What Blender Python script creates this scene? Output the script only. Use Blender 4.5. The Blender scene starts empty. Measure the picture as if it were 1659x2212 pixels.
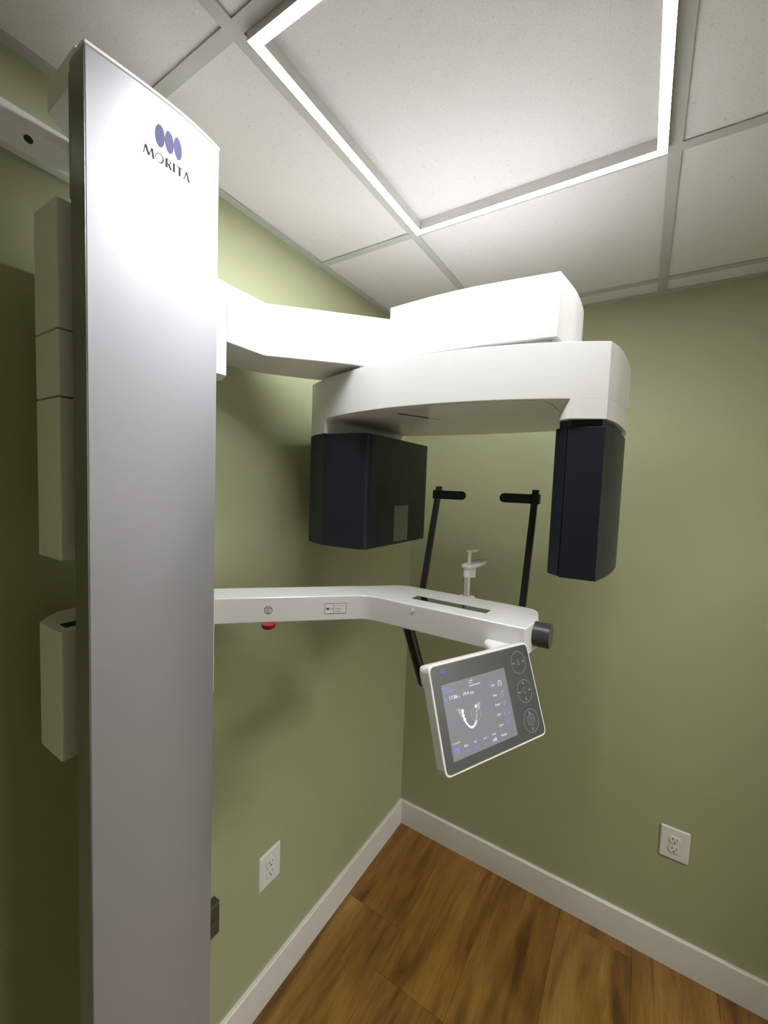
import bpy, bmesh, math, random
from mathutils import Vector, Matrix

random.seed(7)
S = bpy.context.scene
COL = S.collection

# ------------------------------------------------------------------ camera
cam_d = bpy.data.cameras.new('camera')
cam = bpy.data.objects.new('camera', cam_d)
COL.objects.link(cam)
S.camera = cam
FPX = 887.968
cam_d.sensor_fit = 'VERTICAL'
cam_d.sensor_height = 24.0
cam_d.lens = FPX / 2212.0 * 24.0
cam_d.clip_start = 0.02
yaw, pit, rol = [math.radians(a) for a in (-32.13667826, -3.71818539, 2.14436199)]
fw = Vector((math.sin(yaw) * math.cos(pit), math.cos(yaw) * math.cos(pit), math.sin(pit)))
rt = Vector((math.cos(yaw), -math.sin(yaw), 0))
up = rt.cross(fw)
c_, s_ = math.cos(rol), math.sin(rol)
rt2 = rt * c_ + up * s_
up2 = rt * -s_ + up * c_
M = Matrix.Identity(4)
for i in range(3):
    M[i][0] = rt2[i]; M[i][1] = up2[i]; M[i][2] = -fw[i]
M.translation = Vector((0.95396471, -1.78463135, 1.72153938))
cam.matrix_world = M

# ------------------------------------------------------------------ world, exposure
LED_STRENGTH = 100.0          # glowing diffuser strips
LED_WATTS = 0.7              # each bar's lamp, shining down through its lens
LED_SPREAD = 150.0
CORRIDOR_FILL_STRENGTH = 40.0  # glow of the added, unseen fill panel in the corridor
w = bpy.data.worlds.new('world')
S.world = w
w.use_nodes = True
w.node_tree.nodes['Background'].inputs[0].default_value = (0.5, 0.52, 0.55, 1)
w.node_tree.nodes['Background'].inputs[1].default_value = 0.02
S.view_settings.view_transform = 'Standard'
S.view_settings.look = 'None'
S.view_settings.exposure = 0.30
S.view_settings.gamma = 1.0
S.view_settings.use_curve_mapping = False

# ------------------------------------------------------------------ materials
def mat(name, base, rough=0.5, metal=0.0, spec=0.5, coat=0.0, emit=None, es=0.0):
    m = bpy.data.materials.new(name)
    m.use_nodes = True
    b = m.node_tree.nodes['Principled BSDF']
    b.inputs['Base Color'].default_value = (*base, 1)
    b.inputs['Roughness'].default_value = rough
    b.inputs['Metallic'].default_value = metal
    b.inputs['Specular IOR Level'].default_value = spec
    b.inputs['Coat Weight'].default_value = coat
    b.inputs['Coat Roughness'].default_value = 0.08
    if emit:
        b.inputs['Emission Color'].default_value = (*emit, 1)
        b.inputs['Emission Strength'].default_value = es
    return m

def N(m, t, **kw):
    n = m.node_tree.nodes.new(t)
    for k, v in kw.items():
        setattr(n, k, v)
    return n

def L(m, a, b):
    m.node_tree.links.new(a, b)

def add_bump(m, scale, strength, dist=0.001, detail=4):
    b = m.node_tree.nodes['Principled BSDF']
    tc = N(m, 'ShaderNodeTexCoord')
    nz = N(m, 'ShaderNodeTexNoise')
    nz.inputs['Scale'].default_value = scale
    nz.inputs['Detail'].default_value = detail
    bp = N(m, 'ShaderNodeBump')
    bp.inputs['Strength'].default_value = strength
    bp.inputs['Distance'].default_value = dist
    L(m, tc.outputs['Object'], nz.inputs['Vector'])
    L(m, nz.outputs['Fac'], bp.inputs['Height'])
    L(m, bp.outputs['Normal'], b.inputs['Normal'])
    return tc, nz

def vary(m, scale, c0, c1, p0=0.3, p1=0.7, detail=6):
    b = m.node_tree.nodes['Principled BSDF']
    tc = N(m, 'ShaderNodeTexCoord')
    nz = N(m, 'ShaderNodeTexNoise')
    nz.inputs['Scale'].default_value = scale
    nz.inputs['Detail'].default_value = detail
    cr = N(m, 'ShaderNodeValToRGB')
    cr.color_ramp.elements[0].color = (*c0, 1); cr.color_ramp.elements[0].position = p0
    cr.color_ramp.elements[1].color = (*c1, 1); cr.color_ramp.elements[1].position = p1
    L(m, tc.outputs['Object'], nz.inputs['Vector'])
    L(m, nz.outputs['Fac'], cr.inputs['Fac'])
    L(m, cr.outputs['Color'], b.inputs['Base Color'])

MT = {}
MT['wall'] = mat('sage_wall_paint', (0.36, 0.385, 0.228), 0.55, spec=0.35)
vary(MT['wall'], 3.0, (0.353, 0.378, 0.222), (0.367, 0.392, 0.234))
add_bump(MT['wall'], 260, 0.25, 0.0006)
MT['trim'] = mat('white_trim_paint', (0.72, 0.71, 0.68), 0.35)
MT['tbar'] = mat('white_grid_metal', (0.50, 0.50, 0.485), 0.45)
MT['tile'] = mat('ceiling_tile_board', (0.78, 0.78, 0.75), 0.9, spec=0.2)
MT['void'] = mat('ceiling_void', (0.08, 0.08, 0.08), 0.9)
MT['white'] = mat('white_gloss_plastic', (0.75, 0.75, 0.735), 0.2, spec=0.5)
MT['white_satin'] = mat('white_satin_plastic', (0.78, 0.78, 0.75), 0.42)
MT['black_head'] = mat('navy_black_satin', (0.009, 0.010, 0.018), 0.42, spec=0.4)
add_bump(MT['black_head'], 900, 0.12, 0.0003, 2)
MT['black'] = mat('black_plastic', (0.006, 0.006, 0.007), 0.38, spec=0.35)
MT['rod'] = mat('black_rod', (0.008, 0.009, 0.008), 0.25, spec=0.5)
MT['knob'] = mat('charcoal_knob', (0.045, 0.045, 0.048), 0.35)
MT['glass_black'] = mat('black_glass', (0.006, 0.006, 0.006), 0.04, spec=0.8, coat=1.0)
MT['steel'] = mat('brushed_steel', (0.62, 0.61, 0.59), 0.34, metal=1.0)
MT['red'] = mat('red_button', (0.30, 0.004, 0.006), 0.25)
MT['ink'] = mat('grey_print', (0.10, 0.10, 0.09), 0.5)
MT['ink_dark'] = mat('dark_print', (0.02, 0.02, 0.02), 0.7, spec=0.15)
MT['logo_blue'] = mat('indigo_print', (0.013, 0.012, 0.095), 0.55, spec=0.25)
MT['logo_light'] = mat('indigo_print_light', (0.12, 0.12, 0.55), 0.4)
MT['sticker'] = mat('grey_sticker', (0.20, 0.20, 0.16), 0.35)
MT['label_white'] = mat('label_white', (0.80, 0.80, 0.77), 0.4)
MT['dark_box'] = mat('dark_grey_metal', (0.055, 0.06, 0.04), 0.55)
add_bump(MT['dark_box'], 500, 0.2, 0.0004)
MT['slot'] = mat('slot_black', (0.01, 0.01, 0.01), 0.6)
MT['led'] = mat('led_diffuser', (0.9, 0.9, 0.9), 0.5, emit=(0.985, 0.985, 1.0), es=LED_STRENGTH)
MT['corridor_wall'] = mat('corridor_wall_paint', (0.78, 0.78, 0.75), 0.6)  # surfaces of the unseen corridor added for fill
MT['corridor_floor'] = mat('corridor_floor_vinyl', (0.45, 0.42, 0.38), 0.5)
MT['fill_led'] = mat('fill_diffuser', (0.9, 0.9, 0.9), 0.5, emit=(1.0, 0.985, 0.96), es=CORRIDOR_FILL_STRENGTH)  # glowing face of the added fill panel
MT['led_housing'] = mat('led_housing_white', (0.66, 0.65, 0.62), 0.45)
MT['panel_glass'] = mat('panel_glass', (0.014, 0.017, 0.018), 0.16, spec=0.7, coat=0.35)
MT['screen'] = mat('screen_lit', (0.02, 0.02, 0.02), 0.15, spec=0.6, emit=(0.20, 0.20, 0.22), es=0.72)
MT['ui_white'] = mat('ui_white', (0.05, 0.05, 0.05), 0.2, emit=(0.85, 0.93, 1.0), es=0.85)
MT['ui_blue'] = mat('ui_blue', (0.05, 0.05, 0.05), 0.2, emit=(0.14, 0.20, 0.85), es=0.9)
MT['ui_purple'] = mat('ui_purple', (0.05, 0.05, 0.05), 0.2, emit=(0.20, 0.20, 0.55), es=0.7)
MT['ui_lav'] = mat('ui_lavender', (0.05, 0.05, 0.05), 0.2, emit=(0.28, 0.30, 0.45), es=0.9)
MT['ui_pink'] = mat('ui_pink', (0.05, 0.05, 0.05), 0.2, emit=(0.42, 0.28, 0.32), es=0.9)
MT['ui_orange'] = mat('ui_orange', (0.05, 0.05, 0.05), 0.2, emit=(0.50, 0.38, 0.28), es=0.8)
MT['ui_ring'] = mat('button_ring_print', (0.26, 0.27, 0.26), 0.4)
MT['ui_arrow'] = mat('button_arrow_print', (0.30, 0.31, 0.36), 0.4)

# silver column paint: fine metallic flake
m = MT['silver'] = mat('silver_column_paint', (0.40, 0.40, 0.425), 0.50, metal=0.6)
add_bump(m, 700, 0.10, 0.0004, 3)
MT['silver_cap'] = mat('column_cap_white', (0.80, 0.80, 0.80), 0.35)
MT['silver_side'] = mat('column_side_metal', (0.22, 0.225, 0.20), 0.30, metal=0.8)

# ceiling tile: fine flecks and fissures
m = MT['tile']
b = m.node_tree.nodes['Principled BSDF']
tc = N(m, 'ShaderNodeTexCoord')
n1 = N(m, 'ShaderNodeTexNoise'); n1.inputs['Scale'].default_value = 420; n1.inputs['Detail'].default_value = 5
n2 = N(m, 'ShaderNodeTexNoise'); n2.inputs['Scale'].default_value = 90; n2.inputs['Detail'].default_value = 3
cr = N(m, 'ShaderNodeValToRGB')
cr.color_ramp.elements[0].position = 0.30; cr.color_ramp.elements[0].color = (0.62, 0.605, 0.615, 1)
cr.color_ramp.elements[1].position = 0.47; cr.color_ramp.elements[1].color = (0.79, 0.775, 0.785, 1)
cr2 = N(m, 'ShaderNodeValToRGB')
cr2.color_ramp.elements[0].position = 0.26; cr2.color_ramp.elements[0].color = (0.86, 0.86, 0.86, 1)
cr2.color_ramp.elements[1].position = 0.36; cr2.color_ramp.elements[1].color = (1, 1, 1, 1)
mx = N(m, 'ShaderNodeMixRGB', blend_type='MULTIPLY'); mx.inputs[0].default_value = 1.0
bp = N(m, 'ShaderNodeBump'); bp.inputs['Strength'].default_value = 0.2; bp.inputs['Distance'].default_value = 0.0006
L(m, tc.outputs['Object'], n1.inputs['Vector']); L(m, tc.outputs['Object'], n2.inputs['Vector'])
L(m, n1.outputs['Fac'], cr.inputs['Fac']); L(m, n2.outputs['Fac'], cr2.inputs['Fac'])
L(m, cr.outputs['Color'], mx.inputs[1]); L(m, cr2.outputs['Color'], mx.inputs[2])
L(m, mx.outputs['Color'], b.inputs['Base Color'])
L(m, n1.outputs['Fac'], bp.inputs['Height']); L(m, bp.outputs['Normal'], b.inputs['Normal'])

# wood planks: grain along y, offset per plank
m = MT['wood'] = mat('vinyl_oak_plank', (0.3, 0.15, 0.04), 0.42)
b = m.node_tree.nodes['Principled BSDF']
geo = N(m, 'ShaderNodeNewGeometry')
oi = N(m, 'ShaderNodeObjectInfo')
sep = N(m, 'ShaderNodeSeparateXYZ'); L(m, geo.outputs['Position'], sep.inputs[0])
rnd = N(m, 'ShaderNodeMath', operation='MULTIPLY'); rnd.inputs[1].default_value = 37.0
L(m, oi.outputs['Random'], rnd.inputs[0])
def grain(sx, sy, scale, detail, dist):
    cx = N(m, 'ShaderNodeMath', operation='MULTIPLY'); cx.inputs[1].default_value = sx; L(m, sep.outputs['X'], cx.inputs[0])
    cy = N(m, 'ShaderNodeMath', operation='MULTIPLY'); cy.inputs[1].default_value = sy; L(m, sep.outputs['Y'], cy.inputs[0])
    cb = N(m, 'ShaderNodeCombineXYZ')
    L(m, cx.outputs[0], cb.inputs[0]); L(m, cy.outputs[0], cb.inputs[1]); L(m, rnd.outputs[0], cb.inputs[2])
    nz = N(m, 'ShaderNodeTexNoise'); nz.inputs['Scale'].default_value = scale
    nz.inputs['Detail'].default_value = detail; nz.inputs['Distortion'].default_value = dist
    L(m, cb.outputs[0], nz.inputs['Vector'])
    return nz
g1 = grain(7.0, 1.15, 1.5, 5, 0.7)
g2 = grain(60.0, 4.0, 2.0, 8, 1.2)
g3 = grain(17.0, 1.5, 1.1, 4, 0.6)
r1 = N(m, 'ShaderNodeValToRGB')
e = r1.color_ramp.elements
e[0].position = 0.28; e[0].color = (0.13, 0.052, 0.008, 1)
e[1].position = 0.72; e[1].color = (0.50, 0.285, 0.072, 1)
x = e.new(0.46); x.color = (0.31, 0.148, 0.024, 1)
x = e.new(0.60); x.color = (0.41, 0.21, 0.042, 1)
L(m, g1.outputs['Fac'], r1.inputs['Fac'])
r2 = N(m, 'ShaderNodeValToRGB')
r2.color_ramp.elements[0].position = 0.34; r2.color_ramp.elements[0].color = (0.76, 0.73, 0.68, 1)
r2.color_ramp.elements[1].position = 0.62; r2.color_ramp.elements[1].color = (1.05, 1.04, 1.0, 1)
L(m, g2.outputs['Fac'], r2.inputs['Fac'])
r3 = N(m, 'ShaderNodeValToRGB')
r3.color_ramp.elements[0].position = 0.30; r3.color_ramp.elements[0].color = (0.52, 0.40, 0.31, 1)
r3.color_ramp.elements[1].position = 0.44; r3.color_ramp.elements[1].color = (1, 1, 1, 1)
L(m, g3.outputs['Fac'], r3.inputs['Fac'])
ma = N(m, 'ShaderNodeMixRGB', blend_type='MULTIPLY'); ma.inputs[0].default_value = 0.8
mb = N(m, 'ShaderNodeMixRGB', blend_type='MULTIPLY'); mb.inputs[0].default_value = 0.85
L(m, r1.outputs['Color'], ma.inputs[1]); L(m, r2.outputs['Color'], ma.inputs[2])
L(m, ma.outputs['Color'], mb.inputs[1]); L(m, r3.outputs['Color'], mb.inputs[2])
hs = N(m, 'ShaderNodeHueSaturation')
mr = N(m, 'ShaderNodeMapRange'); mr.inputs['To Min'].default_value = 0.62; mr.inputs['To Max'].default_value = 0.84
L(m, oi.outputs['Random'], mr.inputs['Value']); L(m, mr.outputs['Result'], hs.inputs['Value'])
L(m, mb.outputs['Color'], hs.inputs['Color']); L(m, hs.outputs['Color'], b.inputs['Base Color'])
bp = N(m, 'ShaderNodeBump'); bp.inputs['Strength'].default_value = 0.15; bp.inputs['Distance'].default_value = 0.0006
L(m, g2.outputs['Fac'], bp.inputs['Height']); L(m, bp.outputs['Normal'], b.inputs['Normal'])

# ------------------------------------------------------------------ helpers
def tag(o, label=None, cat=None, group=None, kind=None):
    if label: o['label'] = label
    if cat: o['category'] = cat
    if group: o['group'] = group
    if kind: o['kind'] = kind
    return o

def empty(name, loc=(0, 0, 0)):
    o = bpy.data.objects.new(name, None)
    o.empty_display_size = 0.05
    o.location = loc
    COL.objects.link(o)
    return o

def pworld(parent):
    v = Vector((0, 0, 0))
    while parent is not None:
        v = v + Vector(parent.location)
        parent = parent.parent
    return v

def link(name, me, material, parent=None, smooth=True, angle=32, weighted=True):
    """geometry in `me` is given in world coordinates; the object origin is put at its base centre"""
    o = bpy.data.objects.new(name, me)
    COL.objects.link(o)
    if me.vertices:
        xs = [v.co.x for v in me.vertices]; ys = [v.co.y for v in me.vertices]; zs = [v.co.z for v in me.vertices]
        org = Vector(((min(xs) + max(xs)) / 2, (min(ys) + max(ys)) / 2, min(zs)))
        me.transform(Matrix.Translation(-org))
        o.location = org - pworld(parent)
    o.parent = parent
    if material: me.materials.append(material)
    if smooth:
        me.shade_smooth()
        me.set_sharp_from_angle(angle=math.radians(angle))
        if weighted:
            md = o.modifiers.new('wn', 'WEIGHTED_NORMAL'); md.keep_sharp = True
    return o

def from_bm(name, bm, material, parent=None, **kw):
    me = bpy.data.meshes.new(name)
    bmesh.ops.recalc_face_normals(bm, faces=bm.faces)
    bm.to_mesh(me); bm.free()
    return link(name, me, material, parent, **kw)

def bevel_sharp(bm, width, seg=2, ang=25, zmin=None):
    if width <= 0: return
    ed = []
    for e in bm.edges:
        if len(e.link_faces) == 2 and e.calc_face_angle(0) > math.radians(ang):
            ed.append(e)
    if ed:
        bmesh.ops.bevel(bm, geom=ed, offset=width, segments=seg, profile=0.5, affect='EDGES', clamp_overlap=True)

def prism_bm(poly, z0, z1, bm=None):
    bm = bm or bmesh.new()
    lo = [bm.verts.new((x, y, z0)) for x, y in poly]
    hi = [bm.verts.new((x, y, z1)) for x, y in poly]
    n = len(poly)
    bm.faces.new(list(reversed(lo))); bm.faces.new(hi)
    for i in range(n):
        j = (i + 1) % n
        bm.faces.new((lo[i], lo[j], hi[j], hi[i]))
    return bm

def prism(name, poly, z0, z1, material, parent=None, bevel=0.003, seg=2, **kw):
    bm = prism_bm(poly, z0, z1)
    bmesh.ops.recalc_face_normals(bm, faces=bm.faces)
    bevel_sharp(bm, bevel, seg)
    return from_bm(name, bm, material, parent, **kw)

def loft_bm(sections):
    """sections: list of (list of (x,y,z)) with equal counts"""
    bm = bmesh.new()
    R = [[bm.verts.new(p) for p in s] for s in sections]
    n = len(R[0])
    for a, b2 in zip(R[:-1], R[1:]):
        for i in range(n):
            j = (i + 1) % n
            bm.faces.new((a[i], a[j], b2[j], b2[i]))
    bm.faces.new(list(reversed(R[0]))); bm.faces.new(R[-1])
    return bm

def box(name, x0, x1, y0, y1, z0, z1, material, parent=None, bevel=0.0, seg=2, **kw):
    return prism(name, [(x0, y0), (x1, y0), (x1, y1), (x0, y1)], z0, z1, material, parent, bevel, seg, **kw)

def fillet(pts, k=5):
    """pts: (x, y, r) -> rounded polygon"""
    out = []
    n = len(pts)
    for i in range(n):
        p0 = Vector(pts[i - 1][:2]); p = Vector(pts[i][:2]); p1 = Vector(pts[(i + 1) % n][:2])
        r = pts[i][2] if len(pts[i]) > 2 else 0
        if r <= 0:
            out.append((p.x, p.y)); continue
        a = (p0 - p).normalized(); b2 = (p1 - p).normalized()
        half = a.angle(b2) / 2
        d = min(r / math.tan(half), (p0 - p).length * 0.49, (p1 - p).length * 0.49)
        s, t = p + a * d, p + b2 * d
        for q in range(k + 1):
            u = q / k
            pt = s * (1 - u) ** 2 + p * 2 * u * (1 - u) + t * u ** 2
            out.append((pt.x, pt.y))
    return out

def spline(pts, per=6, closed=False):
    out = []
    n = len(pts)
    V = [Vector(p) for p in pts]
    rng = range(n) if closed else range(n - 1)
    for i in rng:
        if closed:
            a, b2, c, d = V[i - 1], V[i], V[(i + 1) % n], V[(i + 2) % n]
        else:
            a, b2, c, d = V[max(i - 1, 0)], V[i], V[i + 1], V[min(i + 2, n - 1)]
        for q in range(per):
            t = q / per
            p = 0.5 * ((2 * b2) + (c - a) * t + (2 * a - 5 * b2 + 4 * c - d) * t * t + (3 * b2 - a - 3 * c + d) * t ** 3)
            out.append(tuple(p))
    if not closed: out.append(tuple(V[-1]))
    return out

def cyl_bm(p0, p1, r0, r1=None, n=32, caps=True, bm=None):
    bm = bm or bmesh.new()
    r1 = r0 if r1 is None else r1
    p0 = Vector(p0); p1 = Vector(p1)
    d = (p1 - p0).normalized()
    a = d.orthogonal().normalized(); b2 = d.cross(a)
    A = [bm.verts.new(p0 + (a * math.cos(2 * math.pi * i / n) + b2 * math.sin(2 * math.pi * i / n)) * r0) for i in range(n)]
    B = [bm.verts.new(p1 + (a * math.cos(2 * math.pi * i / n) + b2 * math.sin(2 * math.pi * i / n)) * r1) for i in range(n)]
    for i in range(n):
        j = (i + 1) % n
        bm.faces.new((A[i], A[j], B[j], B[i]))
    if caps:
        bm.faces.new(list(reversed(A))); bm.faces.new(B)
    return bm

def cyl(name, p0, p1, r0, material, parent=None, r1=None, n=32, bevel=0.0, **kw):
    bm = cyl_bm(p0, p1, r0, r1, n)
    bmesh.ops.recalc_face_normals(bm, faces=bm.faces)
    bevel_sharp(bm, bevel, 3, 50)
    return from_bm(name, bm, material, parent, **kw)

def lathe_bm(prof, centre, axis=(0, 0, 1), n=32):
    """prof: list of (r, h) along axis from centre; closed with poles where r == 0"""
    bm = bmesh.new()
    c = Vector(centre); d = Vector(axis).normalized()
    a = d.orthogonal().normalized(); b2 = d.cross(a)
    rings = []
    for r, h in prof:
        if r <= 1e-6:
            rings.append([bm.verts.new(c + d * h)])
        else:
            rings.append([bm.verts.new(c + d * h + (a * math.cos(2 * math.pi * i / n) + b2 * math.sin(2 * math.pi * i / n)) * r) for i in range(n)])
    for p, q in zip(rings[:-1], rings[1:]):
        for i in range(n):
            j = (i + 1) % n
            f = [p[i % len(p)], p[j % len(p)], q[j % len(q)], q[i % len(q)]]
            f2 = []
            for v in f:
                if v not in f2: f2.append(v)
            if len(f2) > 2: bm.faces.new(f2)
    for rg, rev in ((rings[0], True), (rings[-1], False)):
        if len(rg) > 1: bm.faces.new(list(reversed(rg)) if rev else rg)
    return bm

class Frame:
    """flat printing on a surface: (u, v) metres -> world; t = height above the surface"""
    def __init__(self, o, u, v, n):
        self.o, self.u, self.v, self.n = Vector(o), Vector(u).normalized(), Vector(v).normalized(), Vector(n).normalized()
    def __call__(self, a, b2, t=0.0):
        return self.o + self.u * a + self.v * b2 + self.n * t

def flat(name, polys, fr, material, parent, t=0.0004, thick=0.00035):
    """thin raised print; polys are lists of (u, v)"""
    bm = bmesh.new()
    for p in polys:
        area = sum(p[i][0] * p[(i + 1) % len(p)][1] - p[(i + 1) % len(p)][0] * p[i][1] for i in range(len(p)))
        top = [bm.verts.new(fr(a, b2, t)) for a, b2 in p]
        bot = [bm.verts.new(fr(a, b2, t - thick)) for a, b2 in p]
        bm.faces.new(top)
        for i in range(len(p)):
            j = (i + 1) % len(p)
            bm.faces.new((top[i], bot[i], bot[j], top[j]))
    return from_bm(name, bm, material, parent, smooth=False)

def stroke(p0, p1, w0, w1=None):
    w1 = w0 if w1 is None else w1
    a = Vector(p0); b2 = Vector(p1)
    d = (b2 - a).normalized(); nn = Vector((-d.y, d.x))
    return [tuple(a - nn * w0 / 2), tuple(b2 - nn * w1 / 2), tuple(b2 + nn * w1 / 2), tuple(a + nn * w0 / 2)]

def ring(cx, cy, rx, ry, w, n=40, a0=0, a1=2 * math.pi):
    out = []
    for i in range(n):
        t0 = a0 + (a1 - a0) * i / n; t1 = a0 + (a1 - a0) * (i + 1) / n
        out.append([(cx + rx * math.cos(t0), cy + ry * math.sin(t0)), (cx + rx * math.cos(t1), cy + ry * math.sin(t1)),
                    (cx + (rx - w) * math.cos(t1), cy + (ry - w) * math.sin(t1)), (cx + (rx - w) * math.cos(t0), cy + (ry - w) * math.sin(t0))])
    return out

def ell(cx, cy, rx, ry, n=28, rot=0.0):
    o = []
    for i in range(n):
        t = 2 * math.pi * i / n
        x, y = rx * math.cos(t), ry * math.sin(t)
        o.append((cx + x * math.cos(rot) - y * math.sin(rot), cy + x * math.sin(rot) + y * math.cos(rot)))
    return o

def text(name, body, u, v, cap, fr, material, parent, width=None, t=0.0005, vdown=False):
    """lettering with its baseline-left at (u, v); cap = capital height; width fits the run"""
    cu = bpy.data.curves.new(name, 'FONT')
    cu.body = body
    cu.size = 1.0
    cu.resolution_u = 3
    ob = bpy.data.objects.new(name, cu)
    COL.objects.link(ob)
    dg = bpy.context.evaluated_depsgraph_get()
    me = bpy.data.meshes.new_from_object(ob.evaluated_get(dg))
    bpy.data.objects.remove(ob)
    bpy.data.curves.remove(cu)
    xs = [q.co.x for q in me.vertices] or [0, 1]
    x0, x1 = min(xs), max(xs)
    sy = cap / 0.69
    sx = sy if width is None else width / max(x1 - x0, 1e-6)
    sg = -1 if vdown else 1
    for q in me.vertices:
        q.co = fr(u + (q.co.x - x0) * sx, v + sg * q.co.y * sy, t)
    if me.materials: me.materials.clear()
    return link(name, me, material, parent, smooth=False)

stroke_ = stroke
# brand lettering drawn as strokes (unit cap height)
def morita_polys(bold=1.0):
    P = []
    def stroke(p0, p1, w0, w1=None): return stroke_(p0, p1, w0 * bold, (w0 if w1 is None else w1) * bold)
    def add(polys, ox):
        for p in polys: P.append([(a + ox, b2) for a, b2 in p])
    add([stroke((0.03, 0), (0.24, 1.0), 0.05, 0.07), stroke((0.24, 1.02), (0.60, 0.10), 0.15), stroke((0.58, 0.08), (0.92, 1.0), 0.05, 0.06), stroke((0.92, 1.02), (1.10, 0), 0.15)], 0)
    n = 36; O = []
    for i in range(n):
        t0 = 2 * math.pi * i / n; t1 = 2 * math.pi * (i + 1) / n
        f = lambda t: (0.47 + 0.47 * math.cos(t), 0.5 + 0.52 * math.sin(t))
        g = lambda t: (0.43 + 0.36 * math.cos(t - 0.15), 0.5 + 0.46 * math.sin(t - 0.05))
        O.append([f(t0), f(t1), g(t1), g(t0)])
    add(O, 1.30)
    R_ = [stroke((0.09, 0), (0.09, 1.0), 0.17)]
    for i in range(14):
        t0 = math.pi / 2 - math.pi * i / 14; t1 = math.pi / 2 - math.pi * (i + 1) / 14
        f = lambda t: (0.24 + 0.36 * math.cos(t), 0.73 + 0.27 * math.sin(t))
        g = lambda t: (0.24 + 0.22 * math.cos(t), 0.73 + 0.22 * math.sin(t))
        R_.append([f(t0), f(t1), g(t1), g(t0)])
    R_.append(stroke((0.16, 0.98), (0.28, 0.98), 0.05)); R_.append(stroke((0.32, 0.48), (0.64, 0.0), 0.15))
    add(R_, 2.45)
    add([stroke((0.09, 0), (0.09, 1.0), 0.17)], 3.32)
    add([stroke((0, 0.97), (0.78, 0.97), 0.06), stroke((0.39, 0), (0.39, 0.97), 0.17)], 3.72)
    add([stroke((0.03, 0), (0.36, 1.0), 0.07), stroke((0.34, 1.02), (0.72, 0), 0.15)], 4.62)
    return P, 5.40

# ================================================================== the room
RX, RY, ZC, ZV = 1.78, -2.45, 2.434, 2.52
def struct(o): return tag(o, kind='structure')

fl = struct(box('floor', -0.1, RX, RY - 0.1, 0.1, -0.08, -0.009, MT['void'], bevel=0))
seams = [0.0, 0.265, 0.52, 0.775, 1.03, 1.285, 1.54, RX]
firsts = [-0.455, -0.62, -1.02, -0.058, -0.80, -0.36, -1.1]
for k in range(len(seams) - 1):
    ys = [0.0]; y = firsts[k]
    while y > RY:
        ys.append(y); y -= 1.22
    ys.append(RY)
    for j in range(len(ys) - 1):
        g = 0.0003
        box('plank', seams[k] + g, seams[k + 1] - g, ys[j + 1] + g, ys[j] - g, -0.008, 0.0, MT['wood'], fl, bevel=0.0006, seg=1)

wl = struct(box('wall_left', -0.1, 0.0, RY - 0.1, 0.1, 0.0, ZV, MT['wall'], smooth=False))
wb = struct(box('wall_back', 0.0, RX, 0.0, 0.1, 0.0, ZV, MT['wall'], smooth=False))
DY0, DY1, DZ = -1.38, -0.42, 2.10          # doorway and corridor out of frame at right, added to let in fill light
bm = prism_bm([(RX, RY - 0.1), (RX + 0.1, RY - 0.1), (RX + 0.1, DY0), (RX, DY0)], 0.0, ZV)
prism_bm([(RX, DY1), (RX + 0.1, DY1), (RX + 0.1, 0.1), (RX, 0.1)], 0.0, ZV, bm)
prism_bm([(RX, DY0), (RX + 0.1, DY0), (RX + 0.1, DY1), (RX, DY1)], DZ, ZV, bm)
wr = struct(from_bm('wall_right', bm, MT['wall'], smooth=False))
CX_ = RX + 1.35
struct(box('floor_corridor_added', RX, CX_, RY - 0.1, 1.0, -0.08, 0.0, MT['corridor_floor'], smooth=False))
struct(box('wall_corridor_added', CX_, CX_ + 0.1, RY - 0.1, 1.0, 0.0, ZV, MT['corridor_wall'], smooth=False))
struct(box('wall_corridor_added_end', RX + 0.1, CX_, 0.9, 1.0, 0.0, ZV, MT['corridor_wall'], smooth=False))
struct(box('wall_corridor_added_near', RX + 0.1, CX_, RY - 0.1, RY, 0.0, ZV, MT['corridor_wall'], smooth=False))
struct(box('ceiling_corridor_added', RX + 0.1, CX_, RY - 0.1, 1.0, 2.44, ZV, MT['corridor_wall'], smooth=False))
cl = empty('added_fill_panel', (RX + 0.72, -0.9, 2.43))  # unseen lamp added beyond the doorway as soft fill
tag(cl, 'unseen square panel added on the corridor ceiling for fill light', 'light')
box('fill_panel_frame', RX + 0.42, RX + 1.02, -1.2, -0.6, 2.425, 2.44, MT['tbar'], cl, bevel=0.001, seg=1)
box('fill_panel_diffuser', RX + 0.44, RX + 1.00, -1.18, -0.62, 2.4235, 2.425, MT['fill_led'], cl, smooth=False)
wf = struct(box('wall_front', 0.0, RX, RY - 0.1, RY, 0.0, ZV, MT['wall'], smooth=False))

BB, BT = 0.1186, 0.014
def baseboard(name, p0, p1, inward):
    """profile with an eased top edge, swept from p0 to p1 (mitred length given by the caller)"""
    prof = [(0, 0), (BT, 0), (BT, BB - 0.006), (BT - 0.001, BB - 0.0025), (BT - 0.004, BB), (0, BB)]
    nx, ny = inward
    secs = [[(p[0] + nx * a, p[1] + ny * a, h) for a, h in prof] for p in (p0, p1)]
    # mitre the far corner
    o = from_bm(name, loft_bm(secs), MT['trim'])
    return struct(o)
baseboard('baseboard_left', (0.0, RY), (0.0, 0.0), (1, 0))
baseboard('baseboard_back', (BT, 0.0), (RX - BT, 0.0), (0, -1))
baseboard('baseboard_right', (RX, RY), (RX, DY0), (-1, 0))
baseboard('baseboard_front', (BT, RY), (RX - BT, RY), (0, 1))

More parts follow.
